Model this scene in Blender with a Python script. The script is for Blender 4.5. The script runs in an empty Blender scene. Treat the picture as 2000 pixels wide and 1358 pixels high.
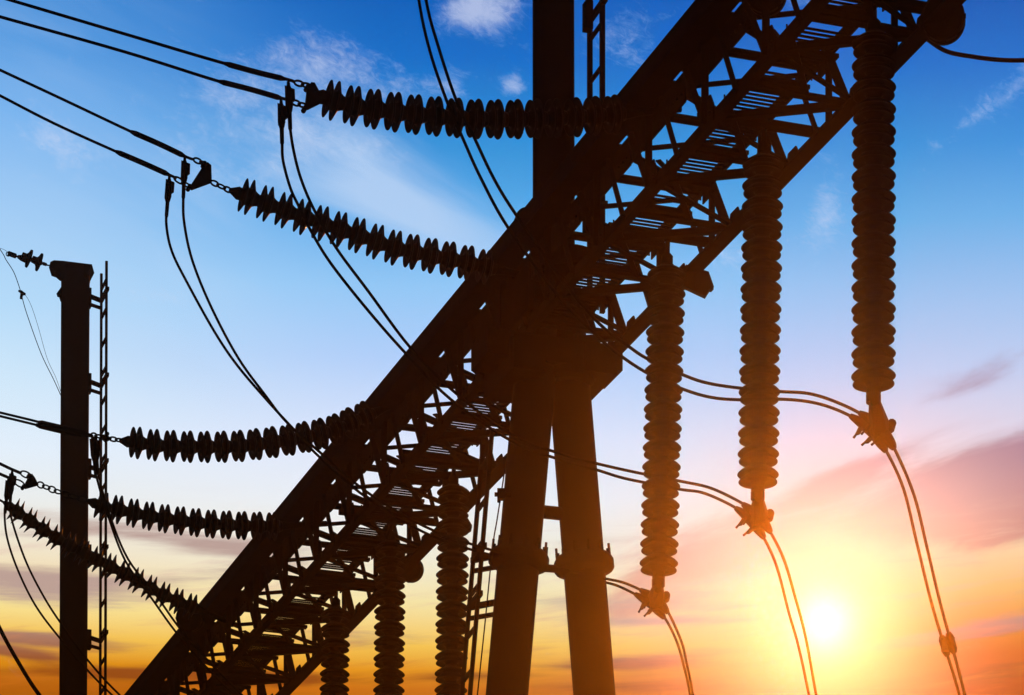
import bpy, bmesh, math, random
from mathutils import Vector, Matrix
random.seed(7)
S = bpy.context.scene
C = bpy.context.collection

# ------------------------------------------------------------------ camera
F = 7200.0            # focal length in photo pixels (2000 px wide)
YH = 3500.0           # image row of the horizon: a rising-front (shift) telephoto view
cam_d = bpy.data.cameras.new('camera'); cam = bpy.data.objects.new('camera', cam_d); C.objects.link(cam)
cam.location = (0, 0, 0); cam.rotation_euler = (math.radians(90), 0, 0)
cam_d.sensor_width = 36; cam_d.lens = 36 * F / 2000
cam_d.shift_y = (YH - 679) / 2000
cam_d.clip_start = 0.1; cam_d.clip_end = 20000
S.camera = cam
EYE = 1.6             # camera height above the ground
S.view_settings.view_transform = 'Standard'; S.view_settings.look = 'None'
S.view_settings.exposure = 0; S.view_settings.gamma = 1; S.view_settings.use_curve_mapping = False
S.cycles.use_denoising = True
S.cycles.volume_bounces = 0
S.cycles.max_bounces = 6

# ------------------------------------------------------------------ sun
HDEN, HG_, HCOL, HTOP = 2.0e-4, 0.974, (1.0, 0.86, 0.70), 20.6    # the thin evening haze
SUNX, SUNY = 1610, 1215
sd = Vector(((SUNX - 1000) / F, 1, (YH - SUNY) / F)).normalized()
sl = bpy.data.lights.new('sun', 'SUN'); sl.energy = 1.9; sl.angle = math.radians(0.5); sl.color = (1.0, 0.24, 0.012)
so = bpy.data.objects.new('sun', sl); C.objects.link(so)
so.rotation_euler = (-sd).to_track_quat('-Z', 'Y').to_euler()
so.location = (0, 0, 30)

# ------------------------------------------------------------------ sky (world)
def lin(c):
    return tuple(((v / 255) / 12.92 if v / 255 <= 0.04045 else ((v / 255 + 0.055) / 1.055) ** 2.4) for v in c)
W = bpy.data.worlds.new('World'); S.world = W; W.use_nodes = True
W.cycles.sampling_method = 'NONE'
nt = W.node_tree; nt.nodes.clear(); N = nt.nodes; L = nt.links
def setin(sock, v):
    if isinstance(v, (int, float)): sock.default_value = v
    elif isinstance(v, tuple): sock.default_value = v if len(v) == len(sock.default_value) else (*v, 1)
    else: L.new(v, sock)
def M(op, a, b=0.0, c=None, clamp=False):
    n = N.new('ShaderNodeMath'); n.operation = op; n.use_clamp = clamp
    setin(n.inputs[0], a); setin(n.inputs[1], b)
    if c is not None: setin(n.inputs[2], c)
    return n.outputs[0]
def smooth(v, lo, hi):
    n = N.new('ShaderNodeMapRange'); n.interpolation_type = 'SMOOTHSTEP'
    setin(n.inputs['Value'], v); n.inputs['From Min'].default_value = lo; n.inputs['From Max'].default_value = hi
    return n.outputs[0]
def mix(f, a, b, mode='MIX'):
    n = N.new('ShaderNodeMix'); n.data_type = 'RGBA'; n.blend_type = mode
    setin(n.inputs[0], f); setin(n.inputs[6], a); setin(n.inputs[7], b)
    return n.outputs[2]
tc = N.new('ShaderNodeTexCoord'); sx = N.new('ShaderNodeSeparateXYZ'); L.new(tc.outputs['Generated'], sx.inputs[0])
dx, dy, dz = sx.outputs
az = M('ARCTAN2', dx, dy)                                # azimuth, radians, 0 = towards the sunset side
hz = M('SQRT', M('ADD', M('MULTIPLY', dx, dx), M('MULTIPLY', dy, dy)))
te = M('DIVIDE', dz, M('MAXIMUM', hz, 0.001))           # tangent of the elevation
# the same two angles in thousandths of F, easier to read when writing positions in the sky
U = M('MULTIPLY_ADD', az, F, 1000.0)
V = M('SUBTRACT', YH, M('MULTIPLY', te, F))
def pos(y): return (YH - y) / F
LO, HI = pos(2400), pos(-700)
def ramp(stops):
    n = N.new('ShaderNodeValToRGB'); e = n.color_ramp.elements
    mr = N.new('ShaderNodeMapRange'); L.new(te, mr.inputs[0]); mr.inputs[1].default_value = LO; mr.inputs[2].default_value = HI
    L.new(mr.outputs[0], n.inputs[0])
    st = sorted([((pos(y) - LO) / (HI - LO), (*lin(c), 1)) for y, c in stops], key=lambda s: s[0])
    e[0].position, e[0].color = st[0]; e[1].position, e[1].color = st[-1]
    for p, c in st[1:-1]:
        q = e.new(p); q.color = c
    return n.outputs[0]
left = ramp([(2400, (60, 25, 8)), (1700, (120, 55, 5)), (1350, (184, 98, 12)), (1310, (222, 142, 20)), (1265, (244, 190, 76)),
             (1200, (251, 228, 148)), (1120, (244, 226, 190)), (1000, (236, 238, 236)), (900, (228, 240, 252)), (760, (208, 232, 251)),
             (620, (182, 220, 250)), (430, (160, 203, 245)), (250, (125, 182, 240)), (100, (88, 156, 225)), (0, (66, 142, 216)), (-700, (10, 70, 160))])
mid = ramp([(2400, (60, 25, 8)), (1700, (130, 60, 10)), (1350, (206, 112, 20)), (1310, (232, 152, 32)), (1260, (248, 198, 84)),
            (1180, (249, 228, 164)), (1090, (244, 236, 214)), (980, (238, 240, 246)), (860, (222, 230, 252)), (700, (180, 208, 250)),
            (560, (150, 200, 246)), (420, (96, 172, 234)), (260, (46, 142, 216)), (120, (8, 112, 202)), (0, (2, 98, 190)), (-700, (0, 60, 140))])
right = ramp([(2400, (60, 20, 5)), (1700, (110, 40, 5)), (1358, (168, 66, 2)), (1300, (206, 96, 12)), (1240, (226, 140, 44)),
              (1160, (238, 190, 110)), (1080, (240, 214, 170)), (980, (236, 216, 214)), (860, (220, 214, 234)), (740, (192, 208, 242)),
              (600, (160, 196, 240)), (450, (112, 178, 234)), (300, (64, 148, 222)), (150, (14, 116, 206)), (0, (0, 92, 184)), (-700, (0, 55, 130))])
base = mix(smooth(U, -50, 800), left, mid)
base = mix(smooth(U, 1150, 1900), base, right)
# noise fields for the clouds
def noise(su, sv, scale, det=6, rough=0.6, rot=0.0, dist=0.0, off=0.0):
    ca, sa = math.cos(rot), math.sin(rot)
    u = M('ADD', M('MULTIPLY', U, ca * su / 1000), M('MULTIPLY', V, sa * su / 1000))
    v = M('ADD', M('MULTIPLY', U, -sa * sv / 1000), M('MULTIPLY', V, ca * sv / 1000))
    cx = N.new('ShaderNodeCombineXYZ'); L.new(u, cx.inputs[0]); L.new(v, cx.inputs[1]); cx.inputs[2].default_value = off
    n = N.new('ShaderNodeTexNoise'); L.new(cx.outputs[0], n.inputs['Vector'])
    n.inputs['Scale'].default_value = scale; n.inputs['Detail'].default_value = det
    n.inputs['Roughness'].default_value = rough; n.inputs['Distortion'].default_value = dist
    return n.outputs[0]
def blob(x, y, rx, ry, rot=0.0, amp=1.0):
    ca, sa = math.cos(rot), math.sin(rot)
    a = M('SUBTRACT', U, x); b = M('SUBTRACT', V, y)
    p = M('DIVIDE', M('ADD', M('MULTIPLY', a, ca), M('MULTIPLY', b, sa)), rx)
    q = M('DIVIDE', M('ADD', M('MULTIPLY', a, -sa), M('MULTIPLY', b, ca)), ry)
    r = M('ADD', M('MULTIPLY', p, p), M('MULTIPLY', q, q))
    return M('MULTIPLY', M('EXPONENT', M('MULTIPLY', r, -1.0)), amp)
def msum(*a):
    r = a[0]
    for b in a[1:]: r = M('ADD', r, b)
    return r
# glow of the low sun and its disc
cs = N.new('ShaderNodeVectorMath'); cs.operation = 'DISTANCE'; L.new(tc.outputs['Generated'], cs.inputs[0]); cs.inputs[1].default_value = tuple(sd)
ang = M('MULTIPLY', cs.outputs['Value'], F)             # distance from the sun in thousandths of F
def gs(r, amp): return M('MULTIPLY', M('EXPONENT', M('MULTIPLY', M('POWER', M('DIVIDE', ang, r), 2.0), -1.0)), amp)
# high thin white clouds
n1 = M('ADD', M('MULTIPLY', noise(1.0, 1.35, 13, 8, 0.62, 0.35, 0.6, 1.3), 0.6), M('MULTIPLY', noise(1.0, 1.8, 34, 6, 0.65, 0.5, 1.2, 3.3), 0.42))
m1 = msum(blob(730, 165, 130, 55, 0.3, 0.62), blob(590, 130, 100, 70, 0, .5), blob(660, 285, 130, 45, .25, .75), blob(450, 190, 100, 60, 0, .62),
          blob(940, 15, 80, 48, 0, 1.5), blob(1000, 165, 30, 22, 0, 1.0), blob(880, 165, 40, 30, 0, .7), blob(1220, 80, 70, 60, 0, .62),
          blob(120, 300, 110, 50, .5, .6), blob(430, 330, 150, 60, .4, .4), blob(560, 300, 60, 90, .2, .5), blob(1610, 420, 40, 70, .2, .8), blob(1960, 210, 110, 30, -.6, .65), blob(1580, 10, 80, 30, 0, .5),
          blob(330, 590, 90, 20, .1, .5), blob(1440, 500, 70, 30, 0, .6))
c1 = M('MULTIPLY', smooth(M('ADD', n1, M('MULTIPLY', m1, 0.42)), 0.58, 1.12), 0.62)
base = mix(c1, base, lin((214, 222, 246)))
# soft pale veils
n2 = noise(.5, 2.0, 3.2, 5, 0.55, 0.45, 0.3, 4.0)
m2 = msum(blob(820, 430, 280, 90, .45, .9), blob(330, 450, 350, 200, 0, .45), blob(350, 720, 300, 60, .1, .35), blob(720, 300, 160, 90, .3, .5), blob(100, 60, 250, 120, 0, .3))
c2 = M('MULTIPLY', M('MULTIPLY', smooth(n2, .35, .75), m2, clamp=True), 0.8)
base = mix(c2, base, lin((190, 214, 246)))
# rosy cloud banks rising to the right
n3 = noise(.45, 1.5, 5.0, 8, 0.62, -0.32, 0.5, 9.0)
m3 = msum(blob(1980, 960, 170, 75, -.3, 1.25), blob(1800, 1010, 240, 55, -.33, 1.0), blob(1560, 1010, 210, 55, -.33, .85), blob(1930, 1050, 140, 40, -.15, .7),
          blob(1330, 1100, 150, 55, -.2, .8), blob(1250, 1190, 130, 28, -.1, .8), blob(1680, 930, 160, 22, -.35, .6),
          blob(1930, 740, 150, 30, -.3, .25), blob(1850, 790, 120, 14, -.3, .25))
c3 = M('MULTIPLY', smooth(M('ADD', n3, M('MULTIPLY', m3, 0.44)), 0.54, .92), M('MULTIPLY', m3, 2.2, clamp=True))
rose = mix(smooth(V, 850, 1150), lin((160, 118, 142)), lin((206, 132, 112)))
c3 = M('MULTIPLY', c3, M('SUBTRACT', 1.0, gs(300, 0.6)))
base = mix(c3, base, rose)
# low grey-brown streaks near the sunset
n4 = noise(.22, 2.2, 9.0, 7, 0.6, -0.03, 0.35, 2.0)
m4 = msum(blob(60, 1165, 230, 40, .05, .9), blob(430, 1080, 200, 26, .12, .65), blob(460, 1120, 160, 14, 0, .5), blob(70, 1268, 150, 16, .05, 1.0),
          blob(40, 1295, 120, 12, .1, .9), blob(1200, 1300, 160, 14, 0, .9), blob(720, 1250, 200, 16, 0, .5), blob(1960, 1240, 180, 18, -.1, 1.0),
          blob(1800, 1265, 260, 12, -.12, .7), blob(1300, 1215, 200, 10, 0, .6), blob(120, 1040, 150, 25, 0, .45), blob(230, 1330, 260, 14, 0, .8), blob(560, 1330, 200, 16, 0, .7), blob(1260, 1345, 200, 12, 0, .7), blob(900, 1320, 120, 14, 0, .7), blob(1850, 1340, 160, 16, -.1, .8), blob(1120, 1175, 160, 20, 0, .5))
c4 = M('MULTIPLY', smooth(M('ADD', n4, M('MULTIPLY', m4, 0.46)), 0.53, 0.9), 0.95)
streak = mix(smooth(V, 1180, 1330), lin((186, 156, 148)), lin((150, 74, 20)))
c4 = M('MULTIPLY', c4, smooth(V, 930, 1060))
base = mix(c4, base, streak)
# general fine mottling in the lower sky
n5 = noise(.25, 2.0, 14, 6, 0.6, -0.1, .3, 6.0)
c5 = M('MULTIPLY', M('MULTIPLY', smooth(n5, .5, .78), smooth(V, 940, 1120)), 0.65)
base = mix(c5, base, mix(smooth(V, 1100, 1330), lin((224, 190, 176)), lin((206, 112, 28))))
base = mix(blob(1560, 1075, 380, 150, -.25, .40), base, lin((252, 240, 226)))
base = mix(gs(240, 0.5), base, lin((255, 243, 206)))
base = mix(gs(120, 0.5), base, lin((255, 250, 216)))
base = mix(gs(50, 1.0), base, (1.3, 1.25, 1.15))
# the low haze layer adds its own glow in front of the sky, so the sky beyond it is darker by that much
path = M('DIVIDE', HTOP, M('MAXIMUM', dz, 0.05))
c2_ = M('MULTIPLY', cs.outputs['Value'], cs.outputs['Value'])          # = 2 - 2 cos
ph = M('DIVIDE', (1 - HG_ ** 2) / (4 * math.pi), M('POWER', M('ADD', (1 - HG_) ** 2, M('MULTIPLY', c2_, HG_)), 1.5))
k_ = M('MULTIPLY', M('MULTIPLY', ph, path), sl.energy * HDEN)
gcol = N.new('ShaderNodeVectorMath'); gcol.operation = 'SCALE'; gcol.inputs[0].default_value = tuple(a * b for a, b in zip(sl.color, HCOL)); L.new(k_, gcol.inputs['Scale'])
sa = N.new('ShaderNodeSeparateXYZ'); L.new(base, sa.inputs[0]); sg = N.new('ShaderNodeSeparateXYZ'); L.new(gcol.outputs[0], sg.inputs[0])
cb3 = N.new('ShaderNodeCombineXYZ')
for i_ in range(3):
    L.new(M('MULTIPLY', sa.outputs[i_], M('EXPONENT', M('DIVIDE', M('MULTIPLY', sg.outputs[i_], -1.0), M('MAXIMUM', sa.outputs[i_], 0.05)))), cb3.inputs[i_])
base = cb3.outputs[0]
# away from the sunset the evening sky is dark
dusk = M('ABSOLUTE', az)
base = mix(smooth(dusk, 0.18, 0.7), base, lin((6, 8, 14)))
base = mix(smooth(te, 0.56, 1.0), base, lin((3, 10, 24)))
base = mix(smooth(te, 0.16, 0.02), base, lin((16, 9, 5)))
bg = N.new('ShaderNodeBackground'); L.new(base, bg.inputs[0]); bg.inputs[1].default_value = 1.0
ow = N.new('ShaderNodeOutputWorld'); L.new(bg.outputs[0], ow.inputs[0])

# ------------------------------------------------------------------ materials
def material(name, col, rough=0.8, metal=0.0, scale=8.0, vary=0.35, bump=0.1, spec=0.04):
    m = bpy.data.materials.new(name); m.use_nodes = True; t = m.node_tree; b = t.nodes['Principled BSDF']
    tcn = t.nodes.new('ShaderNodeTexCoord')
    no = t.nodes.new('ShaderNodeTexNoise'); no.inputs['Scale'].default_value = scale; no.inputs['Detail'].default_value = 6
    t.links.new(tcn.outputs['Object'], no.inputs['Vector'])
    mx = t.nodes.new('ShaderNodeMix'); mx.data_type = 'RGBA'
    t.links.new(no.outputs[0], mx.inputs[0])
    mx.inputs[6].default_value = (*[c * (1 - vary) for c in col], 1); mx.inputs[7].default_value = (*[c * (1 + vary) for c in col], 1)
    t.links.new(mx.outputs[2], b.inputs['Base Color'])
    bp = t.nodes.new('ShaderNodeBump'); bp.inputs['Strength'].default_value = bump; bp.inputs['Distance'].default_value = 0.01
    t.links.new(no.outputs[0], bp.inputs['Height']); t.links.new(bp.outputs[0], b.inputs['Normal'])
    b.inputs['Roughness'].default_value = rough; b.inputs['Metallic'].default_value = metal
    b.inputs['Specular IOR Level'].default_value = spec
    return m
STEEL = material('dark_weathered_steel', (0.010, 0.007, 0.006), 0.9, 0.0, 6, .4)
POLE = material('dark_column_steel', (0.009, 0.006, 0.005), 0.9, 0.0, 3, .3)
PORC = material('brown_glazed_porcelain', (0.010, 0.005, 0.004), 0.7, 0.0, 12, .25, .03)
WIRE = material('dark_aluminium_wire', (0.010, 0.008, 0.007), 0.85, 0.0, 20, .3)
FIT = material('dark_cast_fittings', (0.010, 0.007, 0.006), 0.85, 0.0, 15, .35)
SOIL = material('dark_gravel_ground', (0.03, 0.022, 0.017), 0.95, 0, 0.6, .4, .5)

# ------------------------------------------------------------------ mesh helpers
def obj(name, bm, mat, parent=None, smooth_=False):
    me = bpy.data.meshes.new(name); bm.normal_update(); bm.to_mesh(me); bm.free(); me.materials.append(mat)
    if smooth_:
        for p in me.polygons: p.use_smooth = True
    o = bpy.data.objects.new(name, me); C.objects.link(o)
    if parent is not None: o.parent = parent
    return o
def tag(o, label, cat, group=None, kind=None):
    o['label'] = label; o['category'] = cat
    if group: o['group'] = group
    if kind: o['kind'] = kind
    return o
def thing(name, loc, label, cat, group=None):
    o = bpy.data.objects.new(name, None); C.objects.link(o); o.location = loc; o.empty_display_size = .2
    return tag(o, label, cat, group)
def adopt(parent, *kids):
    """parent a world-space part to its thing, keeping it in place"""
    for k in kids:
        k.parent = parent; k.matrix_parent_inverse = Matrix.Translation(parent.location).inverted()
def frame(d, up=Vector((0, 0, 1))):
    d = d.normalized(); s = d.cross(up)
    if s.length < 1e-4: s = d.cross(Vector((1, 0, 0)))
    s.normalize(); return d, s, s.cross(d).normalized()
def bar(bm, a, b, w, h, up=Vector((0, 0, 1)), shift=(0, 0)):
    """solid rectangular bar from a to b: w across, h along up"""
    a, b = Vector(a), Vector(b); d, s, u = frame(b - a, up)
    c = s * shift[0] + u * shift[1]
    vs = [bm.verts.new(p + c + s * (i * w / 2) + u * (j * h / 2)) for p in (a, b) for i, j in ((-1, -1), (1, -1), (1, 1), (-1, 1))]
    for f in ((0, 3, 2, 1), (4, 5, 6, 7), (0, 1, 5, 4), (1, 2, 6, 5), (2, 3, 7, 6), (3, 0, 4, 7)): bm.faces.new([vs[i] for i in f])
def angle(bm, a, b, w, h, t, up=Vector((0, 0, 1)), sw=1, sh=1):
    """L-section: one leg across (w), one leg along up (h), thickness t, corner on the line a-b"""
    a, b = Vector(a), Vector(b); d, s, u = frame(b - a, up); s = s * sw; u = u * sh
    prof = [(0, 0), (w, 0), (w, t), (t, t), (t, h), (0, h)]
    r = [[bm.verts.new(p + s * x + u * y) for x, y in prof] for p in (a, b)]
    n = 6
    for i in range(n): bm.faces.new((r[0][i], r[0][(i + 1) % n], r[1][(i + 1) % n], r[1][i]))
    bm.faces.new(r[0][::-1]); bm.faces.new(r[1]); bmesh.ops.recalc_face_normals(bm, faces=bm.faces)
def tube(bm, pts, rad, seg=10, cap=True):
    pts = [Vector(p) for p in pts]; n = len(pts)
    rads = rad if isinstance(rad, (list, tuple)) else [rad] * n
    t0 = (pts[1] - pts[0]).normalized(); _, s, u = frame(t0); rings = []
    for i, p in enumerate(pts):
        t = ((pts[min(i + 1, n - 1)] - pts[max(i - 1, 0)])).normalized()
        s = (s - t * s.dot(t)).normalized(); u = s.cross(t)
        rings.append([bm.verts.new(p + (s * math.cos(k * 2 * math.pi / seg) + u * math.sin(k * 2 * math.pi / seg)) * rads[i]) for k in range(seg)])
    for i in range(n - 1):
        for k in range(seg):
            bm.faces.new((rings[i][k], rings[i][(k + 1) % seg], rings[i + 1][(k + 1) % seg], rings[i + 1][k]))
    if cap: bm.faces.new(rings[0][::-1]); bm.faces.new(rings[-1])
def prism(bm, poly, off):
    """polygon of world points extruded by the vector off"""
    off = Vector(off); a = [bm.verts.new(Vector(p) - off / 2) for p in poly]; b = [bm.verts.new(Vector(p) + off / 2) for p in poly]; n = len(a)
    bm.faces.new(a[::-1]); bm.faces.new(b)
    for i in range(n): bm.faces.new((a[i], a[(i + 1) % n], b[(i + 1) % n], b[i]))
    bmesh.ops.recalc_face_normals(bm, faces=bm.faces)
def lathe(bm, prof, seg=32, mat=Matrix()):
    rings = [[bm.verts.new(mat @ Vector((r * math.cos(k * 2 * math.pi / seg), r * math.sin(k * 2 * math.pi / seg), z))) for k in range(seg)] for r, z in prof]
    for i in range(len(rings) - 1):
        for k in range(seg): bm.faces.new((rings[i][k], rings[i][(k + 1) % seg], rings[i + 1][(k + 1) % seg], rings[i + 1][k]))
    bm.faces.new(rings[0][::-1]); bm.faces.new(rings[-1]); bmesh.ops.recalc_face_normals(bm, faces=bm.faces)
def spline(pts, step=6):
    pts = [Vector(p) for p in pts]; out = []
    q = [pts[0] * 2 - pts[1]] + pts + [pts[-1] * 2 - pts[-2]]
    for i in range(1, len(q) - 2):
        for k in range(step):
            t = k / step
            out.append(0.5 * ((2 * q[i]) + (q[i + 1] - q[i - 1]) * t + (2 * q[i - 1] - 5 * q[i] + 4 * q[i + 1] - q[i + 2]) * t * t + (-q[i - 1] + 3 * q[i] - 3 * q[i + 1] + q[i + 2]) * t ** 3))
    out.append(pts[-1]); return out
BM = bmesh.new

# ------------------------------------------------------------------ survey: directions of the gantry
b_ = Vector((-0.3303, 0.9439, 0)); n_ = Vector((0.9439, 0.3303, 0)); z_ = Vector((0, 0, 1))
C0 = 11.58                                   # offset of the left chords from the eye, see beam()
O_ = Vector((C0, 0, 0))
def beam(t, w, z):
    """point of the beam: t metres along it, w metres across it from the left chord, z metres above the eye"""
    p = Vector((C0, 0, 0)) - b_ * 0; p = Vector((C0, 0, 0)) + b_ * t + n_ * w; p.z = z; return p
def t_at(y, w, z):
    """beam station whose height z is seen at the sight line through row y"""
    Y = z * F / (YH - y); return (Y - w * n_.y) / b_.y
def P(x, y, Y): return Vector(((x - 1000) / F * Y, Y, (YH - y) / F * Y))
def Q(A, x, y):
    """point in the vertical plane through A along the pull direction, on the sight line (x, y)"""
    k = (x - 1000) / F; s = (A.x - k * A.y) / (n_.x - k * n_.y); Y = A.y - n_.y * s
    return Vector((k * Y, Y, (YH - y) / F * Y))

# ------------------------------------------------------------------ ground
bm = BM(); g = 3000
vs = [bm.verts.new((x, y, -EYE)) for x, y in ((-g, -g), (g, -g), (g, g), (-g, g))]; bm.faces.new(vs)
ground = obj('ground', bm, SOIL); ground['kind'] = 'structure'

# ------------------------------------------------------------------ lattice beam
ZB, H, WD = 13.0, 0.66, 0.97; ZT = ZB + H
T0, T1 = t_at(-900, 1, ZB), t_at(1620, 0, ZT)
bt = thing('lattice_beam', beam(T0, .5, ZB), 'long dark lattice steel beam crossing diagonally from lower left to upper right', 'beam')
def bpart(name, bm, label=None, mat=STEEL):
    o = obj(name, bm, mat); adopt(bt, o)
    if label: o['label'] = label
    return o
def chord(w, z, ww, hh, sw, sh):
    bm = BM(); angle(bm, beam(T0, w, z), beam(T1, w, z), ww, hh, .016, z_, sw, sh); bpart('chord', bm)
# frame(b_) : s = b x z = n ; u = z
chord(WD + .02, ZB - .03, .14, .17, -1, 1)        # bottom right
chord(0, ZB - .02, .075, .08, 1, 1)                # bottom left
chord(WD, ZT, .06, .07, -1, -1)                   # top right
chord(0, ZT - .03, .10, .24, 1, -1)               # top left
bm = BM(); bar(bm, beam(T0, -.165, ZT), beam(T1, -.165, ZT), .20, .17, z_); bpart('edge_channel', bm, 'wide channel along the upper edge')
# panels
nodes = []; PAN = 1.2; t = t_at(213, 1, ZB) - PAN * 5
while t < T1 - .3:
    if t > T0 + .1: nodes.append(t)
    t += PAN
TFAR = t_at(700, 1, ZB); rnd = random.Random(3); zc_ = ZB + .10
def brace(name, a, b, w, h, up=z_, sw=1, sh=1):
    bm = BM(); angle(bm, a, b, w, h, .012, up, sw, sh); bpart(name, bm)
for i, t in enumerate(nodes[:-1]):
    m = t + PAN / 2; u = t + PAN; k = i % 2
    # bottom face: struts and a zigzag
    brace('strut', beam(t, 0, ZB), beam(t, WD, ZB), .085, .06)
    brace('diagonal_brace', beam(t, WD, ZB + .02), beam(m, 0, ZB + .02), .06, .055)
    brace('diagonal_brace', beam(m, 0, ZB + .02), beam(u, WD, ZB + .02), .045, .045)
    # top face: zigzag the other way, struts between the panel points
    brace('diagonal_brace', beam(t + .15, 0, ZT - .04), beam(m + .15, WD, ZT - .04), .055, .05, z_, 1, -1)
    brace('diagonal_brace', beam(m + .15, WD, ZT - .04), beam(u + .15, 0, ZT - .04), .04, .04, z_, 1, -1)
    brace('strut', beam(m + .1, 0, ZT - .02), beam(m + .1, WD, ZT - .02), .065, .05, z_, 1, -1)
    for q in (t - .02, m + .02):
        bm = BM(); bar(bm, beam(q, .04, zc_ - .03), beam(q, .56, zc_ - .03), .12 if q < m else .07, .03); bpart('walkway_bearer', bm)
    brace('knee_brace', beam(t + .3, 0, ZB + .04), beam(u, WD * .55, ZB + .04), .05, .05)
    if k or t > TFAR: brace('knee_brace', beam(m + .2, WD, ZT - .05), beam(t + .2, WD * .4, ZT - .05), .045, .045, z_, 1, -1)
    # side faces: posts and inclined webs
    brace('post', beam(m, 0, ZB), beam(m, 0, ZT), .06, .055, b_)
    brace('post', beam(t + .42, WD, ZB), beam(t + .42, WD, ZT), .055, .055, b_)
    brace('web_brace', beam(t, WD, ZB), beam(t + .45, WD, ZT), .085, .06, b_)
    brace('web_brace', beam(m, WD, ZB), beam(m + .42, WD, ZT), .045, .05, b_)
    brace('web_brace', beam(m, 0, ZB), beam(m + .45, 0, ZT), .06, .06, b_)
    brace('web_brace', beam(t, 0, ZB), beam(t + .38, 0, ZT), .045, .045, b_)
for i, t in enumerate(nodes[:-1]):
    m = t + PAN / 2
    for c, s, ht in ((beam(t, WD + .005, ZB + .06), .26, .13), (beam(m, -.012, ZB + .05), .26, .14), (beam(t, -.012, ZT - .22), .30, .14), (beam(m, WD + .012, ZT - .06), .24, .12)):
        bm = BM()
        pl = [c + b_ * (-s / 2) - z_ * ht * .6, c + b_ * (s / 2) - z_ * ht * .6, c + b_ * (s / 2) + z_ * ht * .3, c + b_ * (s / 3) + z_ * ht, c - b_ * (s / 4) + z_ * ht, c - b_ * (s / 2) + z_ * ht * .3]
        prism(bm, pl, n_ * .012)
        for k in (-1, 0, 1):
            tube(bm, [c + b_ * (k * s * .3) - n_ * .025, c + b_ * (k * s * .3) + n_ * .025], .012, 6)
        bpart('gusset_plate', bm)
    # batten plates that close the slot beside the edge channel, leaving a short opening at each panel
    bm = BM(); bar(bm, beam(t + .10, -.035, ZT - .03), beam(t + PAN - .08, -.035, ZT - .03), .075, .012); bpart('batten_plate', bm)
# walkway grating inside the beam
bm = BM(); zc = ZB + .10; tt = T0
while tt < T1:
    if rnd.random() > .045 and not (rnd.random() < .03):
        bar(bm, beam(tt, .10, zc), beam(tt, .50, zc), .017, .014, z_)
    tt += .062
gr = bpart('walkway_grating', bm, 'closely barred walkway grating')
for w in (.09, .51):
    bm = BM(); bar(bm, beam(T0, w, zc - .005), beam(T1, w, zc - .005), .02, .035, z_); bpart('walkway_stringer', bm)

# ------------------------------------------------------------------ insulator disc (double shed) and strings
PITCH = 0.163
def disc_mesh(k=1.0, kz=None):
    kz = kz or k
    bm = BM()
    prof = [(.040, .163), (.058, .160), (.062, .146), (.075, .138), (.110, .122), (.145, .098), (.1630, .080), (.1640, .074), (.158, .074), (.125, .092), (.090, .098),
            (.078, .090), (.082, .078), (.110, .060), (.138, .038), (.1530, .020), (.1535, .014), (.146, .014), (.115, .030), (.080, .034), (.062, .026), (.056, .006), (.040, 0.0)]
    lathe(bm, [(r * k, z * kz) for r, z in prof], 40)
    me = bpy.data.meshes.new('insulator_disc'); bm.to_mesh(me); bm.free(); me.materials.append(PORC)
    for p in me.polygons: p.use_smooth = True
    return me
DISC = disc_mesh()
def tension_disc():
    bm = BM()
    prof = [(.040, .170), (.050, .168), (.055, .150), (.068, .126), (.090, .116), (.120, .103), (.1480, .092), (.1486, .088), (.140, .088), (.100, .095), (.074, .094),
            (.072, .084), (.072, .066), (.085, .055), (.112, .044), (.1400, .030), (.1405, .026), (.130, .026), (.095, .037), (.064, .033), (.054, .020), (.050, .002), (.040, 0.0)]
    lathe(bm, prof, 40); me = bpy.data.meshes.new('insulator_disc'); bm.to_mesh(me); bm.free(); me.materials.append(PORC)
    for q in me.polygons: q.use_smooth = True
    return me
TDISC = tension_disc()
def place_disc(parent, p, axis, me=DISC, jitter=0.0):
    o = bpy.data.objects.new('insulator_disc', me); C.objects.link(o)
    q = axis.to_track_quat('Z', 'Y').to_matrix().to_4x4()
    o.matrix_world = Matrix.Translation(p) @ q
    o.parent = parent; o.matrix_parent_inverse = Matrix.Translation(parent.location).inverted()
    return o
def arclen(pts):
    L_ = [0]
    for a, b in zip(pts, pts[1:]): L_.append(L_[-1] + (b - a).length)
    return L_
def along(pts, L_, s):
    for i in range(len(pts) - 1):
        if L_[i + 1] >= s: break
    f = (s - L_[i]) / max(L_[i + 1] - L_[i], 1e-9); return pts[i].lerp(pts[i + 1], f), (pts[i + 1] - pts[i]).normalized()
def link(bm, a, b, wdt=.028, r=.0075, side=None):
    """one oval chain link between a and b"""
    a, b = Vector(a), Vector(b); d = (b - a).normalized(); s = side if side is not None else d.cross(Vector((0, 1, 0))).normalized()
    L_ = (b - a).length / 2; c = (a + b) / 2; pts = []
    for k in range(21):
        an = k * 2 * math.pi / 20; pts.append(c + d * (math.cos(an) * L_) + s * (math.sin(an) * wdt))
    tube(bm, pts, r, 6, False)
def chain(bm, a, b, n, wdt=.020, r=.0085):
    a, b = Vector(a), Vector(b)
    d = (b - a).normalized(); s1 = d.cross(Vector((0, 1, 0))).normalized(); s2 = d.cross(s1)
    for i in range(n):
        link(bm, a.lerp(b, max(0, (i - .12) / n)), a.lerp(b, min(1, (i + 1.12) / n)), wdt, r, s1 if i % 2 == 0 else (s1 * .4 + s2).normalized())

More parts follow.
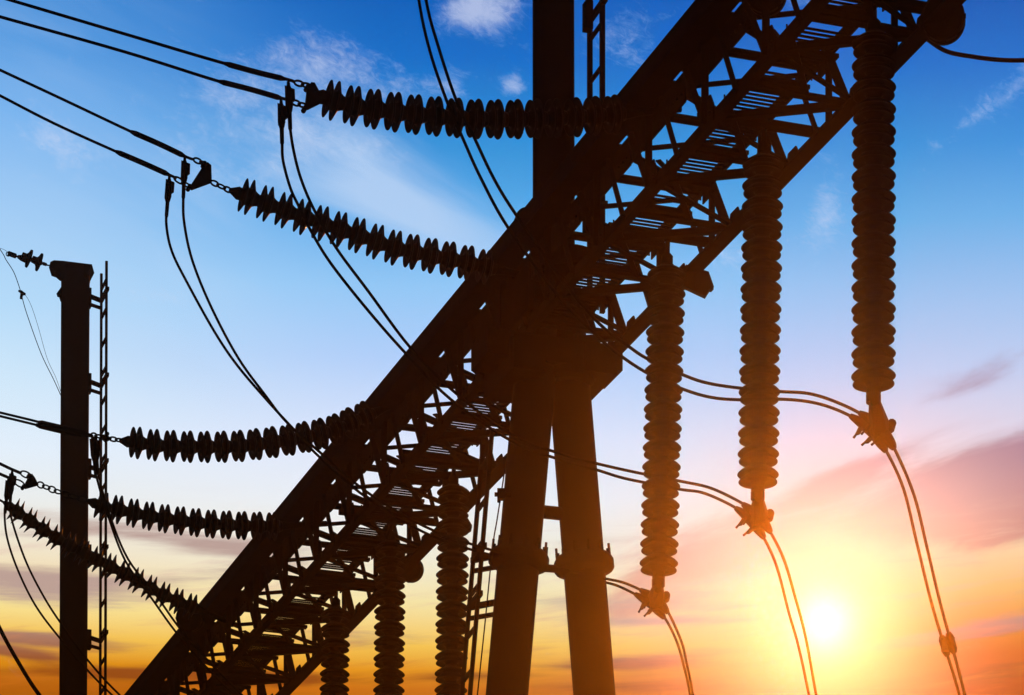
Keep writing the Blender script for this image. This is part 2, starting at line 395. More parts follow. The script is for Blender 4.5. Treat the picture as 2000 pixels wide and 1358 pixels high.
# hanging strings
HG = 'suspension insulators hanging from the beam'
hang = [  # x of the top, row of the top, x at the bottom, label
    (1707, 52, 1706, 'largest hanging insulator string, rightmost in the picture'),
    (1491, 292, 1480, 'long hanging insulator string just right of the sky gap, second from the right'),
    (1303, 508, 1286, 'hanging insulator string beside the right column leg, third from the right'),
    (886, 938, 879, 'hanging insulator string beside the ladder on the left leg'),
    (763, 1048, 757, 'hanging insulator string just right of the beam, second from left'),
    (656, 1178, 648, 'smallest hanging insulator string at the bottom edge, leftmost'),
]
HANG = []
for i, (x, y, xb, lab) in enumerate(hang):
    Y = 12.98 * F / (YH - y); top = P(x, y, Y)
    Ln = PITCH * 16.6; ybot = YH - (top.z - Ln) * F / Y
    bot = P(xb, ybot, Y)
    g_ = thing('hanging_insulator', top, lab, 'insulator', HG)
    ax = (top - bot).normalized(); k = 16
    for j in range(k):
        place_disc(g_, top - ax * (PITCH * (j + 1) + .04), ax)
    end = top - ax * (PITCH * k + .04)
    bm = BM(); tube(bm, [top + ax * .16, top + ax * .06, top + ax * .03, top - ax * .045], [.022, .022, .05, .05], 14)
    bmesh.ops.create_uvsphere(bm, u_segments=16, v_segments=10, radius=.042, matrix=Matrix.Translation(top + ax * .19)); a_ = obj('ball_hook', bm, FIT, smooth_=True)
    bm = BM(); tube(bm, [end + ax * .01, end - ax * .05, end - ax * .055, end - ax * .10], [.05, .055, .03, .026], 14); c_ = obj('socket_cap', bm, FIT)
    bm = BM()
    q0, q1 = top + ax * .2, Vector((top.x, top.y, ZB + .02)); bar(bm, q0 - n_ * .55, q0 + n_ * .5, .10, .05); h_ = obj('hanger_bar', bm, STEEL)
    adopt(g_, a_, c_, h_); HANG.append((g_, end, ax))

# ------------------------------------------------------------------ wires
WG = 'conductor wires'
def wire(name, pts3, r, label, cat='wire', group=WG, step=6, mat=WIRE):
    sp = spline(pts3, step); bm = BM(); tube(bm, sp, r, 8)
    return tag(obj(name, bm, mat, smooth_=True), label, cat, group), sp
def sleeve(parent, pts3, r, name='sleeve', taper=True):
    sp = spline(pts3, 6) if len(pts3) > 2 else [Vector(p) for p in pts3]
    n = len(sp)
    if n == 2: sp = [sp[0].lerp(sp[1], k / 8) for k in range(9)]; n = 9
    rr = [r] * n
    if taper: rr[0] = r * .6; rr[-1] = r * .55
    bm = BM(); tube(bm, sp, rr, 10); o = obj(name, bm, FIT, smooth_=False); o.parent = parent; return o
def lug(parent, a, b, r, flag=True):
    a, b = Vector(a), Vector(b); pr = [(0, .55), (.06, .6), (.12, .95), (.2, 1.35), (.5, 1.4), (.62, .95), (.64, .8), (.97, .75), (1, .6)]
    bm = BM(); tube(bm, [a.lerp(b, t) for t, _ in pr], [r * k for _, k in pr], 10)
    if flag:
        d = (b - a).normalized(); c = a.lerp(b, .22); s = Vector((1, 0, 0))
        prism(bm, [c - s * r * 1.3 - d * .05, c + s * r * 2.2 - d * .02, c + s * r * 2.2 + d * .06, c - s * r * 1.3 + d * .12], Vector((0, r * 1.2, 0)))
    o = obj('jumper_lug', bm, FIT); o.parent = parent; return o

def A_at(x, y, z=13.55): return P(x, y, z * F / (YH - y))
def strain(A, row, x_from, label, small=1.0):
    """tension insulator string: traced centre line, from its outer end to the beam"""
    pts = spline([Q(A, x, y) for x, y in row], 8); L_ = arclen(pts)
    g_ = thing('strain_insulator', pts[0], label, 'insulator', 'tension insulators pulling left from the beam')
    s = 0.05; n = 0
    while s + .17 < L_[-1]:
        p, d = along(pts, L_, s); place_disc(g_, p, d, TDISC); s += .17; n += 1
    p, d = along(pts, L_, .05)
    bm = BM(); tube(bm, [p - d * .10, p - d * .06, p - d * .02, p + d * .02], [.016, .035, .055, .05], 12); e1 = obj('end_socket', bm, FIT)
    p2, d2 = along(pts, L_, s); bm = BM(); tube(bm, [p2 - d2 * .01, p2 + d2 * .12, p2 + d2 * .5], [.05, .03, .03], 10); e2 = obj('anchor_link', bm, FIT)
    adopt(g_, e1, e2); return g_, pts[0]
def yoke(g_, A, poly, name='yoke_plate'):
    bm = BM(); prism(bm, [Q(A, x, y) for x, y in poly], b_ * .03)
    for x, y in poly[:1] + poly[-1:]:
        q = Q(A, x, y); tube(bm, [q - b_ * .04, q + b_ * .04], .02, 8)
    o = obj(name, bm, FIT); adopt(g_, o); return o
def chainpart(g_, A, a, b, n, wdt=.020, r=.0085, name='chain_link'):
    bm = BM(); chain(bm, Q(A, *a), Q(A, *b), n, wdt, r); o = obj(name, bm, FIT); adopt(g_, o); return o
def ext(pts, far=9.0):
    """carry a traced span wire on beyond the edge of the picture"""
    d = (pts[0] - pts[1]).normalized(); return [pts[0] + d * k for k in (far, far * .6, far * .35, far * .15, far * .05)] + pts

R = .0125
# --- string 1 (top)
A1 = A_at(1225, 222); A1b = A1 + b_ * .33
g1, _ = strain(A1, [(621, 187), (675, 203), (750, 216), (825, 225), (920, 232), (1014, 233), (1110, 230), (1200, 224), (1225, 222)], 0, 'uppermost tension insulator string reaching the tall column, below blue sky')
yoke(g1, A1, [(600, 172), (607, 162), (614, 163), (625, 184), (626, 202), (602, 214), (595, 213)])
chainpart(g1, A1, (575, 161), (607, 169), 2); chainpart(g1, A1, (570, 199), (599, 208), 2)
w, _ = wire('conductor_wire', ext([Q(A1, x, y) for x, y in ((19, 0), (245, 67), (438, 124), (556, 154), (575, 160))]), R, 'upper of the two topmost wires running in from the upper left')
sleeve(w, [Q(A1, 438, 124), Q(A1, 500, 141), Q(A1, 558, 155)], .021); 
w, _ = wire('conductor_wire', ext([Q(A1b, x, y) for x, y in ((0, 33), (245, 102), (427, 159), (550, 192), (572, 199))]), R, 'second wire from the top at the left edge')
sleeve(w, [Q(A1b, 427, 159), Q(A1b, 490, 175), Q(A1b, 552, 193)], .021)
# --- string 2
A2 = A_at(978, 528); A2b = A2 + b_ * .33
g2, _ = strain(A2, [(458, 375), (507, 393), (600, 427), (700, 460), (765, 482), (830, 497), (891, 509), (978, 528)], 0, 'second tension insulator string, sloping down right to the beam above the column')
yoke(g2, A2, [(398, 322), (405, 318), (412, 324), (413, 357), (375, 371), (369, 367)])
chainpart(g2, A2, (412, 355), (452, 374), 3); chainpart(g2, A2, (378, 311), (406, 323), 2); chainpart(g2, A2, (340, 347), (374, 367), 2)
w, _ = wire('conductor_wire', ext([Q(A2, x, y) for x, y in ((0, 137), (122, 194), (255, 257), (360, 305), (380, 312))]), R, 'third wire from the top at the left edge')
sleeve(w, [Q(A2, 255, 257), Q(A2, 310, 281), Q(A2, 362, 306)], .023)
w, _ = wire('conductor_wire', ext([Q(A2b, x, y) for x, y in ((0, 187), (105, 241), (226, 296), (329, 341), (345, 349))]), R, 'fourth wire from the top at the left edge')
sleeve(w, [Q(A2b, 226, 296), Q(A2b, 280, 319), Q(A2b, 331, 342)], .023)
# --- string 3
A3 = A_at(735, 800); A3b = A3 + b_ * .3
g3, _ = strain(A3, [(243, 862), (310, 870), (385, 873), (455, 872), (525, 865), (590, 855), (647, 842), (700, 820), (735, 805)], 0, 'tension insulator string sagging in the middle of the left sky, right of the pole')
chainpart(g3, A3, (214, 857), (240, 861), 2, .02); yoke(g3, A3, [(208, 850), (218, 858), (206, 864), (198, 856)])
chainpart(g3, A3, (178, 849), (208, 856), 3, .02)
w, _ = wire('conductor_wire', ext([Q(A3, x, y) for x, y in ((0, 806), (70, 823), (121, 837), (180, 850))]), R, 'upper wire meeting the left pole at its middle')
sleeve(w, [Q(A3, 74, 825), Q(A3, 121, 836), Q(A3, 170, 847)], .026)
w, _ = wire('conductor_wire', ext([Q(A3b, x, y) for x, y in ((0, 813), (70, 830), (121, 843), (180, 853))]), R, 'lower wire meeting the left pole at its middle')
sleeve(w, [Q(A3b, 70, 830), Q(A3b, 121, 842), Q(A3b, 165, 850)], .026)
# --- string 4
A4 = A_at(560, 1026); A4b = A4 + b_ * .3
g4, _ = strain(A4, [(178, 980), (196, 987), (255, 1001), (315, 1012), (385, 1021), (455, 1026), (525, 1028), (560, 1027)], 0, 'tension insulator string emerging from behind the left pole, fourth from the top')
yoke(g4, A4, [(56, 930), (62, 926), (68, 934), (75, 948), (50, 955), (45, 952)])
chainpart(g4, A4, (73, 945), (119, 963), 4, .03); chainpart(g4, A4, (119, 963), (170, 977), 3, .03)
chainpart(g4, A4, (40, 923), (60, 931), 1, .03); chainpart(g4, A4, (28, 939), (48, 950), 1, .03)
w, _ = wire('conductor_wire', ext([Q(A4, x, y) for x, y in ((0, 906), (21, 916), (42, 925))]), .017, 'short wire entering at the left edge above the small triangular plate')
w, _ = wire('conductor_wire', ext([Q(A4b, x, y) for x, y in ((0, 926), (14, 932), (30, 940))]), .017, 'short wire entering at the left edge beside the thick lug')
# --- string 5
A5 = A_at(410, 1200); A5b = A5 + b_ * .3
g5, _ = strain(A5, [(14, 986), (45, 1008), (105, 1048), (175, 1086), (245, 1122), (315, 1160), (378, 1187), (410, 1200)], 0, 'lowest tension insulator string crossing behind the left pole')
w, _ = wire('conductor_wire', ext([Q(A5, x, y) for x, y in ((-60, 948), (-20, 966), (12, 984))]), .014, 'wire joining the lowest tension string at the left edge')

# --- jumpers: each a pair running from the left, under the beam, through a clamp and down to the right
JG = 'jumper cables looping under the beam'
def jumper(A, pts, label, lug_to=None, r=R):
    w, sp = wire('jumper_wire', [Q(A, x, y) for x, y in pts], r, label, 'cable', JG, 6)
    if lug_to: lug(w, Q(A, *lug_to[0]), Q(A, *lug_to[1]), .022)
    return w
A0 = A_at(1432, -20); A0b = A0 + b_ * .33
jumper(A0b, [(800, -150), (818, 0), (839, 98), (872, 196), (905, 273), (940, 350), (993, 446), (1090, 578), (1170, 660), (1219, 700), (1270, 732), (1333, 760), (1387, 776), (1443, 781), (1524, 780), (1580, 785), (1625, 797), (1668, 817), (1705, 845), (1732, 883), (1765, 956), (1790, 1058), (1818, 1173), (1842, 1254), (1863, 1320), (1888, 1410), (1930, 1560)], 'left cable of the pair descending from the top edge, ending at the bottom right')
jumper(A0, [(812, -150), (832, 0), (856, 91), (891, 196), (923, 262), (965, 350), (1010, 423), (1100, 550), (1170, 632), (1224, 674), (1266, 702), (1333, 732), (1380, 748), (1443, 758), (1524, 765), (1580, 769), (1632, 785), (1685, 811), (1725, 845), (1750, 883), (1786, 970), (1811, 1072), (1835, 1173), (1855, 1247), (1874, 1317), (1898, 1410), (1940, 1560)], 'right cable of the pair descending from the top edge, ending at the bottom right')
jumper(A1b, [(549, 200), (550, 250), (551, 280), (553, 315), (567, 367), (583, 402), (612, 460), (650, 520), (720, 608), (792, 690), (880, 780), (1000, 862), (1100, 900), (1159, 916), (1210, 932), (1255, 942), (1328, 956), (1370, 962), (1412, 979), (1445, 998), (1473, 1024), (1492, 1051), (1517, 1107), (1541, 1198), (1559, 1261), (1580, 1358), (1610, 1520)], 'left cable of the pair falling from the uppermost string, passing left of the sun', ((549, 196), (551, 282)))
jumper(A1, [(564, 163), (566, 220), (567, 252), (574, 297), (588, 350), (614, 411), (657, 485), (720, 570), (802, 680), (890, 768), (1000, 850), (1100, 888), (1159, 904), (1210, 916), (1262, 927), (1328, 940), (1380, 951), (1419, 967), (1460, 990), (1486, 1014), (1506, 1042), (1531, 1093), (1552, 1163), (1573, 1243), (1594, 1358), (1622, 1520)], 'right cable of the pair falling from the uppermost string, passing left of the sun', ((563, 160), (567, 254)))
jumper(A2b, [(331, 346), (327, 400), (325, 440), (336, 492), (367, 555), (420, 650), (465, 716), (525, 786), (574, 839), (626, 895), (720, 975), (850, 1050), (1000, 1095), (1110, 1122), (1180, 1137), (1210, 1146), (1246, 1164), (1275, 1182), (1299, 1208), (1322, 1254), (1336, 1303), (1348, 1358), (1375, 1520)], 'left cable of the pair falling from the second string towards the A shaped column', ((331, 344), (325, 424)))
jumper(A2, [(361, 309), (358, 385), (360, 437), (376, 510), (413, 601), (465, 699), (518, 772), (560, 825), (630, 888), (722, 965), (850, 1038), (1000, 1086), (1110, 1115), (1180, 1130), (1217, 1138), (1254, 1154), (1284, 1172), (1306, 1198), (1331, 1254), (1341, 1296), (1352, 1350), (1379, 1520)], 'right cable of the pair falling from the second string towards the A shaped column', ((361, 308), (358, 388)))
jumper(A3b, [(180, 852), (184, 900), (188, 930), (210, 1005), (245, 1096), (297, 1170), (343, 1234), (400, 1300), (500, 1400)], 'left cable of the pair descending right of the left pole to the beam', ((180, 850), (187, 930)), .0115)
jumper(A3, [(186, 852), (190, 900), (192, 926), (214, 1005), (250, 1092), (305, 1163), (350, 1226), (408, 1292), (505, 1390)], 'right cable of the pair descending right of the left pole to the beam', ((186, 850), (191, 926)), .0115)
jumper(A4b, [(18, 938), (13, 970), (9, 1002), (14, 1051), (35, 1114), (70, 1184), (117, 1247), (168, 1306), (217, 1356), (300, 1430), (420, 1510)], 'left cable of the pair crossing behind the foot of the left pole', ((17, 932), (10, 1003)), .0118)
jumper(A4, [(24, 918), (22, 960), (19, 992), (28, 1033), (52, 1100), (84, 1163), (117, 1215), (171, 1289), (231, 1355), (312, 1425), (430, 1500)], 'right cable of the pair crossing behind the foot of the left pole', ((24, 918), (19, 994)), .0118)
jumper(A5b, [(-60, 1080), (-30, 1170), (0, 1233), (35, 1296), (73, 1356), (140, 1440)], 'left of two cables touching at the lower left corner', None, .0125)
jumper(A5, [(-52, 1075), (-26, 1165), (3, 1230), (37, 1292), (78, 1356), (148, 1440)], 'right of two cables touching at the lower left corner', None, .0125)
# cable leaving the beam at the upper right
Ar = A_at(1815, 80, 13.0)
wire('conductor_wire', [Ar + Vector((-.1, .3, .25)), Ar, Q(Ar, 1850, 101), Q(Ar, 1900, 111), Q(Ar, 1950, 117), Q(Ar, 2000, 118), Q(Ar, 2080, 114), Q(Ar, 2300, 80)], .016, 'single cable leaving the beam towards the upper right edge')

# --- cable clamps under three hanging strings
def cable_clamp(i, c, A, pa, pb, label):
    g_, end, ax = HANG[i]; base = end - ax * .10
    t_ = thing('cable_clamp', base, label, 'clamp', 'twin cable clamps under the hanging insulators')
    ca = [Q(A + b_ * .33, x, y) for x, y in pa]; cb = [Q(A, x, y) for x, y in pb]
    ma, mb = ca[len(ca) // 2], cb[len(cb) // 2]; mid_ = (ma + mb) / 2
    bm = BM()
    side = Vector((1, 0, 0)); 
    prism(bm, [base - side * .03 + z_ * .02, base + side * .035 + z_ * .02, mid_ + side * .085 + z_ * .07, mid_ + side * .075 - z_ * .04, mid_ - side * .03 - z_ * .07, mid_ - side * .075 + z_ * .04], Vector((0, .05, 0)))
    tube(bm, [base + z_ * .04, base - z_ * .02], .055, 12)
    tube(bm, [base - Vector((.0, .05, .03)), base + Vector((0, .05, -.03))], .03, 10)
    tube(bm, [mid_ + Vector((.1, -.06, .05)), mid_ + Vector((.1, .06, .05))], .035, 10)
    y1 = obj('yoke_plate', bm, FIT)
    parts = [y1]
    for cc in (ca, cb):
        sp = spline(cc, 6); n = len(sp); bm = BM()
        rr = [.018 + .026 * math.sin(math.pi * min(1, max(0, k / (n - 1)))) ** 0.8 for k in range(n)]
        tube(bm, sp, rr, 12)
        for f in (.3, .55):
            p = sp[int(n * f)]; d = (sp[int(n * f) + 1] - sp[int(n * f) - 1]).normalized(); o_ = Vector((-d.z, 0, d.x)); o_ = -o_ if o_.z > 0 else o_
            tube(bm, [p, p + o_ * .085, p + o_ * .105 - d * .008, p + o_ * .135 - d * .01], [.024, .017, .009, .010], 8)
            tube(bm, [p, p - o_ * .055], [.026, .018], 8)
        parts.append(obj('clamp_body', bm, FIT))
    adopt(t_, *parts)
cable_clamp(0, None, A0, [(1660, 812), (1682, 826), (1705, 845), (1722, 868), (1731, 883)], [(1678, 806), (1700, 820), (1725, 845), (1740, 866), (1747, 878)], 'orange lit twin cable clamp under the rightmost hanging insulator')
cable_clamp(1, None, A1, [(1436, 992), (1455, 1006), (1473, 1024), (1484, 1038), (1493, 1052)], [(1450, 984), (1468, 998), (1486, 1014), (1497, 1028), (1506, 1041)], 'orange lit twin cable clamp under the middle hanging insulator, left of the sun')
cable_clamp(2, None, A2, [(1240, 1160), (1258, 1171), (1275, 1182), (1288, 1196), (1298, 1208)], [(1250, 1152), (1268, 1162), (1284, 1172), (1296, 1186), (1305, 1198)], 'brown twin cable clamp hanging nearest the right column leg')
# spacer on the right pair
sA = Q(A0b, 1845, 1262); sB = Q(A0, 1858, 1256); t_ = thing('cable_spacer', (sA + sB) / 2, 'small orange spacer joining two cables near the lower right corner', 'spacer')
bm = BM(); d_ = (Q(A0b, 1842, 1254) - Q(A0b, 1818, 1173)).normalized()
tube(bm, [sA - d_ * .08, sA - d_ * .05, sA + d_ * .05, sA + d_ * .08], [.02, .033, .033, .02], 10); tube(bm, [sB - d_ * .08, sB - d_ * .05, sB + d_ * .05, sB + d_ * .08], [.02, .033, .033, .02], 10)
bar(bm, sA, sB, .05, .09); o = obj('spacer_body', bm, FIT); adopt(t_, o)

# ------------------------------------------------------------------ A-shaped column carrying the beam
tc_ = t_at(600, .5, 13.35); CB = beam(tc_, .5, 0); YC = CB.y
def onY(x, y, Y=None): return P(x, y, Y or YC)
col = thing('column', (CB.x, CB.y, -EYE), 'massive dark A shaped column under and through the lattice beam', 'column')
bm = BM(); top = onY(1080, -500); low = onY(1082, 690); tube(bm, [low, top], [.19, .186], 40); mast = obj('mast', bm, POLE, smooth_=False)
for p in mast.data.polygons: p.use_smooth = len(p.vertices) == 4
def leg(xa, ya, xb, yb, Y, flange_y):
    a = P(xa, ya, Y); b = P(xb, yb, Y); dz = (a.z + EYE) / (a.z - b.z); foot = a + (b - a) * dz
    bm = BM(); tube(bm, [foot, a], [.205, .186], 40); o = obj('leg', bm, POLE)
    for p in o.data.polygons: p.use_smooth = len(p.vertices) == 4
    d = (a - foot).normalized(); f = (P(0, flange_y, Y).z - foot.z) / d.z; c = foot + d * f
    q = d.to_track_quat('Z', 'Y').to_matrix().to_4x4(); mt = Matrix.Translation(c) @ q
    bm = BM(); lathe(bm, [(.18, -.09), (.215, -.07), (.262, -.045), (.272, -.03), (.272, .035), (.262, .055), (.235, .085), (.2, .10), (.18, .10)], 36, mt)
    for k in range(12):
        an = k * math.pi / 6 + .2
        for rr, zz, r_ in ((.245, .16, .013), (.238, .115, .022)):
            p0 = mt @ Vector((rr * math.cos(an), rr * math.sin(an), .02)); p1 = mt @ Vector((rr * math.cos(an), rr * math.sin(an), zz)); tube(bm, [p0, p1], r_, 6)
    fl = obj('flange', bm, POLE)
    adopt(col, o); fl.parent = o; fl.matrix_parent_inverse = o.matrix_world.inverted()
    if True:
        fl.matrix_parent_inverse = Matrix.Translation(col.location).inverted() @ Matrix.Identity(4)
        fl.matrix_parent_inverse = Matrix.Identity(4)
    return o, fl
YL = YC - .12; YR = YC + .2
l1 = leg(1057, 600, 990, 1358, YC - .1, 1096); l2 = leg(1100, 600, 1161, 1358, YC + .1, 1106)
adopt(col, mast)
bm = BM(); tube(bm, [P(1040, 998, YC - .1), P(1120, 1006, YC + .1)], .058, 16); cb_ = obj('cross_tube', bm, POLE); adopt(col, cb_)
bm = BM(); tube(bm, [P(1040, 1108, YC - .1), P(1120, 1114, YC + .1)], .035, 12); cb_ = obj('cross_tube', bm, POLE); adopt(col, cb_)
# cap beam and bearing boxes
bm = BM(); bar(bm, beam(tc_, -.35, 12.86), beam(tc_, .93, 12.86), .46, .22); cap = obj('cap_beam', bm, STEEL); adopt(col, cap)
bm = BM(); bar(bm, beam(tc_ - .25, .72, 12.82), beam(tc_ + .55, .72, 12.82), .30, .24); bx = obj('bearing_box', bm, STEEL); adopt(col, bx)
bm = BM(); bar(bm, beam(tc_ - .35, .0, 12.75), beam(tc_ + .45, .0, 12.75), .30, .30); bx = obj('bearing_box', bm, STEEL); adopt(col, bx)
bm = BM(); bar(bm, beam(tc_ - .45, -.02, 13.30), beam(tc_ + 1.0, -.02, 13.30), .05, .42); adopt(col, obj('side_plate', bm, STEEL))
for zz in (13.35, 13.75, 12.75):
    bm = BM(); lathe(bm, [(.18, -.09), (.235, -.07), (.24, 0), (.235, .07), (.18, .09)], 30, Matrix.Translation((CB.x, CB.y, zz))); cl = obj('collar', bm, POLE); adopt(col, cl)
# rounded end of a stub beside the mast
bm = BM(); bmesh.ops.create_uvsphere(bm, u_segments=20, v_segments=12, radius=.10, matrix=Matrix.Translation(P(1028, 428, YC)))
tube(bm, [P(1028, 428, YC), P(1000, 500, YC)], .1, 16); st = obj('rounded_stub', bm, POLE); adopt(col, st)

# ------------------------------------------------------------------ ladders
def ladder(name, a0, a1, rungv, spacing, rw, label, brackets=(), wall=None):
    """rail from a0 (top) to a1 (bottom), second rail offset by rungv"""
    a0, a1, rv = Vector(a0), Vector(a1), Vector(rungv)
    t_ = thing(name, a1, label, 'ladder', 'climbing ladders fixed to the columns')
    rn = rv.normalized()
    for k in (0, 1):
        bm = BM(); e0 = a0 + rv * k; 
        if k: e0 = e0 + (a0 - a1).normalized() * .03
        bar(bm, e0, a1 + rv * k, rw, rw, rn); adopt(t_, obj('rail', bm, STEEL))
    L_ = (a1 - a0).length; d = (a1 - a0) / L_; s = spacing * .55
    n = 0
    while s < L_ - .02 and n < 99:
        bm = BM(); bar(bm, a0 + d * s, a0 + d * s + rv, .03, .03); adopt(t_, obj('rung', bm, STEEL)); s += spacing; n += 1
    for s, x_in in brackets:
        p = a0 + d * s
        tgt = Vector(wall(p)); bm = BM()
        bar(bm, tgt, p + (p - tgt) * 0.0, .05, .045); bar(bm, tgt - z_ * .11, p - z_ * .10 + d * .0, .035, .035)
        bar(bm, p - rv * .05, p + rv * 1.25, .045, .045, z_)
        bar(bm, tgt + z_ * .09, tgt - z_ * .16, .07, .10, rn)
        adopt(t_, obj('bracket', bm, STEEL))
    return t_
# on the mast of the near column
rv = Vector((.105, -.33, 0))
la = P(1152, -300, YC + .15); lb = P(1152, 640, YC + .15)
ladder('ladder', la, lb, rv, .385, .042, 'ladder beside the tall column above the beam', [(1.575, 0), (3.4, 0)], lambda p: (CB.x + .17, CB.y, p.z))
# on the left leg, leaning with it
la = P(943, 870, YC + .15); lb0 = P(902, 1358, YC + .15); lb = la + (lb0 - la) * ((la.z + EYE) / (la.z - lb0.z))
lc = P(990, 1358, YC - .1); lt = P(1057, 600, YC - .1)
def legpt(p):
    f = (p.z - lc.z) / (lt.z - lc.z); return lc.lerp(lt, f)
ladder('ladder', la, lb, Vector((.085, -.33, 0)), .385, .036, 'ladder leaning along the left leg of the column below the beam', [(1.04, 0), (1.47, 0), (3.5, 0)], legpt)
# rod and clamp box on the leg
r_pts = [P(988, 895, YC - .25), P(983, 937, YC - .25), P(971, 1014, YC - .25), P(962, 1071, YC - .25), P(947, 1220, YC - .25), P(933, 1352, YC - .25), P(925, 1430, YC - .25)]
wire('earthing_cable', r_pts, .0062, 'thin cable running down beside the left column leg', 'cable', None)
bm = BM(); c = P(979, 966, YC - .25); bar(bm, c - z_ * .045, c + z_ * .045, .07, .07, Vector((0, 1, 0))); tube(bm, [c - Vector((.06, 0, 0)), c + Vector((.09, 0, 0))], .02, 8); tube(bm, [c + Vector((-.02, 0, -.07)), c + Vector((-.02, 0, .05))], .016, 8)
tag(obj('cable_bracket', bm, FIT), 'small box clamp holding a thin cable to the left column leg', 'clamp')

# ------------------------------------------------------------------ distant pole on the left with its ladder and small insulator
YP = 49.0
pc = P(147, 545, YP)
pole = thing('pole', (pc.x, pc.y, -EYE), 'tall plain dark pole on the left with a flared cap', 'pole')
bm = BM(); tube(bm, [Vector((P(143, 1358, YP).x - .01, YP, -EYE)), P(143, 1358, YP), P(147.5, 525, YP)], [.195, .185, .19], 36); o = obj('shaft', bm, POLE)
for p in o.data.polygons: p.use_smooth = len(p.vertices) == 4
adopt(pole, o)
bm = BM(); pts = [(101, 520), (108, 517), (125, 518), (182, 525), (174, 541), (172, 552), (122, 552), (121, 543), (114, 540), (107, 534), (98, 531)]
prism(bm, [P(x, y, YP) for x, y in pts], Vector((0, .28, 0))); adopt(pole, obj('cap', bm, POLE))
bm = BM(); pts = [(122, 561), (111, 577), (116, 579), (117, 586), (122, 590), (128, 590), (128, 560)]; prism(bm, [P(x, y, YP) for x, y in pts], Vector((0, .1, 0))); adopt(pole, obj('side_lug', bm, POLE))
cl_ = P(147, 600, YP)
ladder('ladder', P(198, 535, YP + .17), Vector((P(192, 1358, YP + .17).x - .02, YP + .17, -EYE)), Vector((.105, -.33, 0)), .385, .032, 'ladder fixed to the left pole',
       [(.36, 0), (1.496, 0), (2.63, 0), (3.77, 0), (4.90, 0), (6.1, 0)], lambda p: (P(168, 600, YP).x + .03, YP, p.z))
ins = thing('small_insulator', P(103, 520, YP), 'small two disc insulator at the top of the left pole', 'insulator')
def small_disc_mesh():
    bm = BM(); lathe(bm, [(.02, .13), (.045, .125), (.05, .07), (.075, .05), (.118, .035), (.12, .015), (.07, .01), (.035, 0), (.02, -.02)], 30)
    me = bpy.data.meshes.new('insulator_disc'); bm.to_mesh(me); bm.free(); me.materials.append(PORC)
    for p in me.polygons: p.use_smooth = True
    return me
SMD = small_disc_mesh(); axv = (P(35, 500, YP) - P(103, 520, YP)).normalized() + Vector((0, -.45, 0)); axv.normalize()
for x, y in ((80, 514), (60, 507)): place_disc(ins, P(x, y, YP), axv, SMD)
bm = BM(); tube(bm, [P(103, 520, YP), P(92, 518, YP), P(90, 517, YP), P(84, 515, YP)], [.008, .01, .022, .024], 8); a_ = obj('eye_link', bm, FIT)
bm = BM(); link(bm, P(108, 523, YP), P(100, 520, YP), .02, .006); b2 = obj('shackle', bm, FIT)
bm = BM(); tube(bm, [P(50, 506, YP), P(42, 504, YP), P(35, 501.5, YP), P(33, 501, YP), P(31, 500.5, YP), P(16, 495, YP)], [.05, .04, .022, .01, .032, .032], 10); tube(bm, [P(20 + 4 * math.cos(k * math.pi / 8) - 4, 496.5 + 4 * math.sin(k * math.pi / 8), YP) for k in range(17)], .007, 6, False); c2 = obj('wedge_clamp', bm, FIT)
adopt(ins, a_, b2, c2)
wire('earth_wire', [P(-60, 400, YP), P(0, 487, YP), P(12, 508, YP), P(27, 532, YP), P(38, 562, YP), P(42, 576, YP), P(52, 612, YP), P(80, 690, YP), P(105, 742, YP), P(124, 784, YP)], .0052, 'thin drooping wire left of the pole, from its small insulator', 'wire', None)
wire('earth_wire', [P(45, 573, YP), P(52, 580, YP), P(62, 600, YP), P(75, 640, YP), P(92, 700, YP), P(110, 740, YP), P(124, 782, YP)], .0028, 'faintest hair thin wire left of the pole', 'wire', None)
wire('earth_wire', [P(-60, 470, YP), P(0, 485, YP), P(16, 493, YP)], .0026, 'hair thin wire reaching the small insulator from the left edge', 'wire', None)
bm = BM(); c = P(42, 574, YP); tube(bm, [P(36, 568, YP), P(41, 570, YP), P(44, 574, YP), P(50, 575, YP)], [.012, .022, .03, .014], 8); tube(bm, [P(43, 572, YP), P(41, 584, YP)], [.022, .018], 8)
tag(obj('wire_clamp', bm, FIT), 'tiny winged clamp on the thin wire left of the pole', 'clamp')

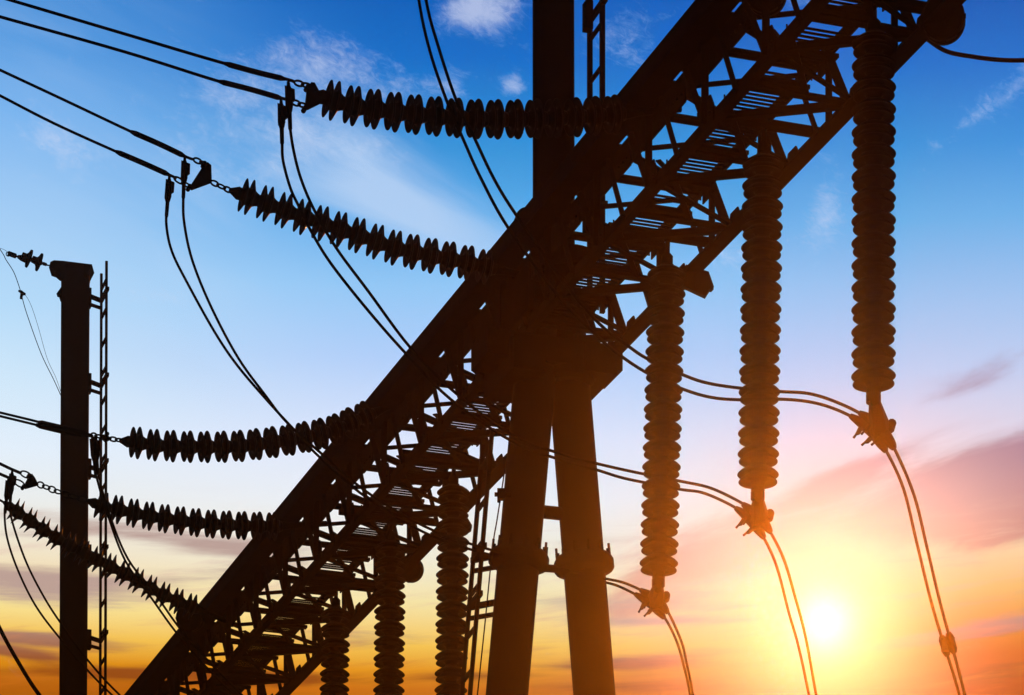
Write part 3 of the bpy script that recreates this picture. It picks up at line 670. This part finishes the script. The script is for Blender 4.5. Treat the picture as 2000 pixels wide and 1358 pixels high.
# ------------------------------------------------------------------ fittings on the beam
DG = 'round drums on the beam'
def drum(x, y, z, r, label, dirv=None):
    Y = z * F / (YH - y); c = P(x, y, Y); d = (dirv or Vector((-c.x * .0 + .15, 1, .28))).normalized()
    t_ = thing('junction_drum', c, label, 'drum', DG)
    q = d.to_track_quat('Z', 'Y').to_matrix().to_4x4(); mt = Matrix.Translation(c) @ q
    bm = BM(); lathe(bm, [(r * .5, -.13), (r * .9, -.12), (r, -.10), (r, -.02), (r * .93, 0), (r * .93, .03), (r, .05), (r, .12), (r * .6, .14)], 36, mt)
    for k in range(8):
        a = k * math.pi / 4; p0 = mt @ Vector((r * .98 * math.cos(a), r * .98 * math.sin(a), -.07)); p1 = mt @ Vector((r * 1.05 * math.cos(a), r * 1.05 * math.sin(a), -.07)); tube(bm, [p0, p1], .018, 6)
    adopt(t_, obj('drum_shell', bm, FIT))
    bm = BM(); tube(bm, [mt @ Vector((0, 0, .1)), mt @ Vector((0, 0, .3))], r * .35, 14); adopt(t_, obj('drum_mount', bm, FIT))
drum(1843, 38, 13.05, .158, 'large round drum on the beam at the upper right corner')
drum(1496, -14, 13.5, .150, 'round drum at the top edge, left half of the beam')
drum(800, 1112, 13.05, .135, 'round drum under the beam left of the ladder')
drum(372, 1207, 13.6, .15, 'small round drum beside the lowest tension string')
bm = BM(); pts = [(1340, 520), (1384, 534), (1394, 563), (1389, 568), (1386, 567), (1377, 581), (1345, 566), (1320, 555)]
Yj = 12.9 * F / (YH - 550); prism(bm, [P(x, y, Yj) for x, y in pts], Vector((0, .07, 0)))
tag(obj('bracket_box', bm, FIT), 'angular box bracket on the beam above the third hanging insulator', 'bracket')
bm = BM(); pts = [(880, 975), (905, 1000), (922, 1028), (920, 1036), (908, 1044), (890, 1040)]
Yj = 12.9 * F / (YH - 1020); prism(bm, [P(x, y, Yj) for x, y in pts], Vector((0, .07, 0)))
tag(obj('bracket_box', bm, FIT), 'angular box bracket at the top of the hanging insulator by the ladder', 'bracket')

# ------------------------------------------------------------------ haze
hz_t = HTOP; hg = 3200
bm = BM(); bmesh.ops.create_cube(bm, size=1, matrix=Matrix.Translation((0, 0, (hz_t - EYE - 1) / 2)) @ Matrix.Diagonal((2 * hg, 2 * hg, hz_t + EYE + 1, 1)))
mh = bpy.data.materials.new('haze'); mh.use_nodes = True; t = mh.node_tree; t.nodes.clear()
pv = t.nodes.new('ShaderNodeVolumePrincipled'); pv.inputs['Color'].default_value = (*HCOL, 1); pv.inputs['Density'].default_value = HDEN; pv.inputs['Anisotropy'].default_value = HG_
om = t.nodes.new('ShaderNodeOutputMaterial'); t.links.new(pv.outputs[0], om.inputs['Volume'])
haze = obj('haze', bm, mh); haze['kind'] = 'stuff'; haze['label'] = 'thin evening haze glowing towards the low sun'
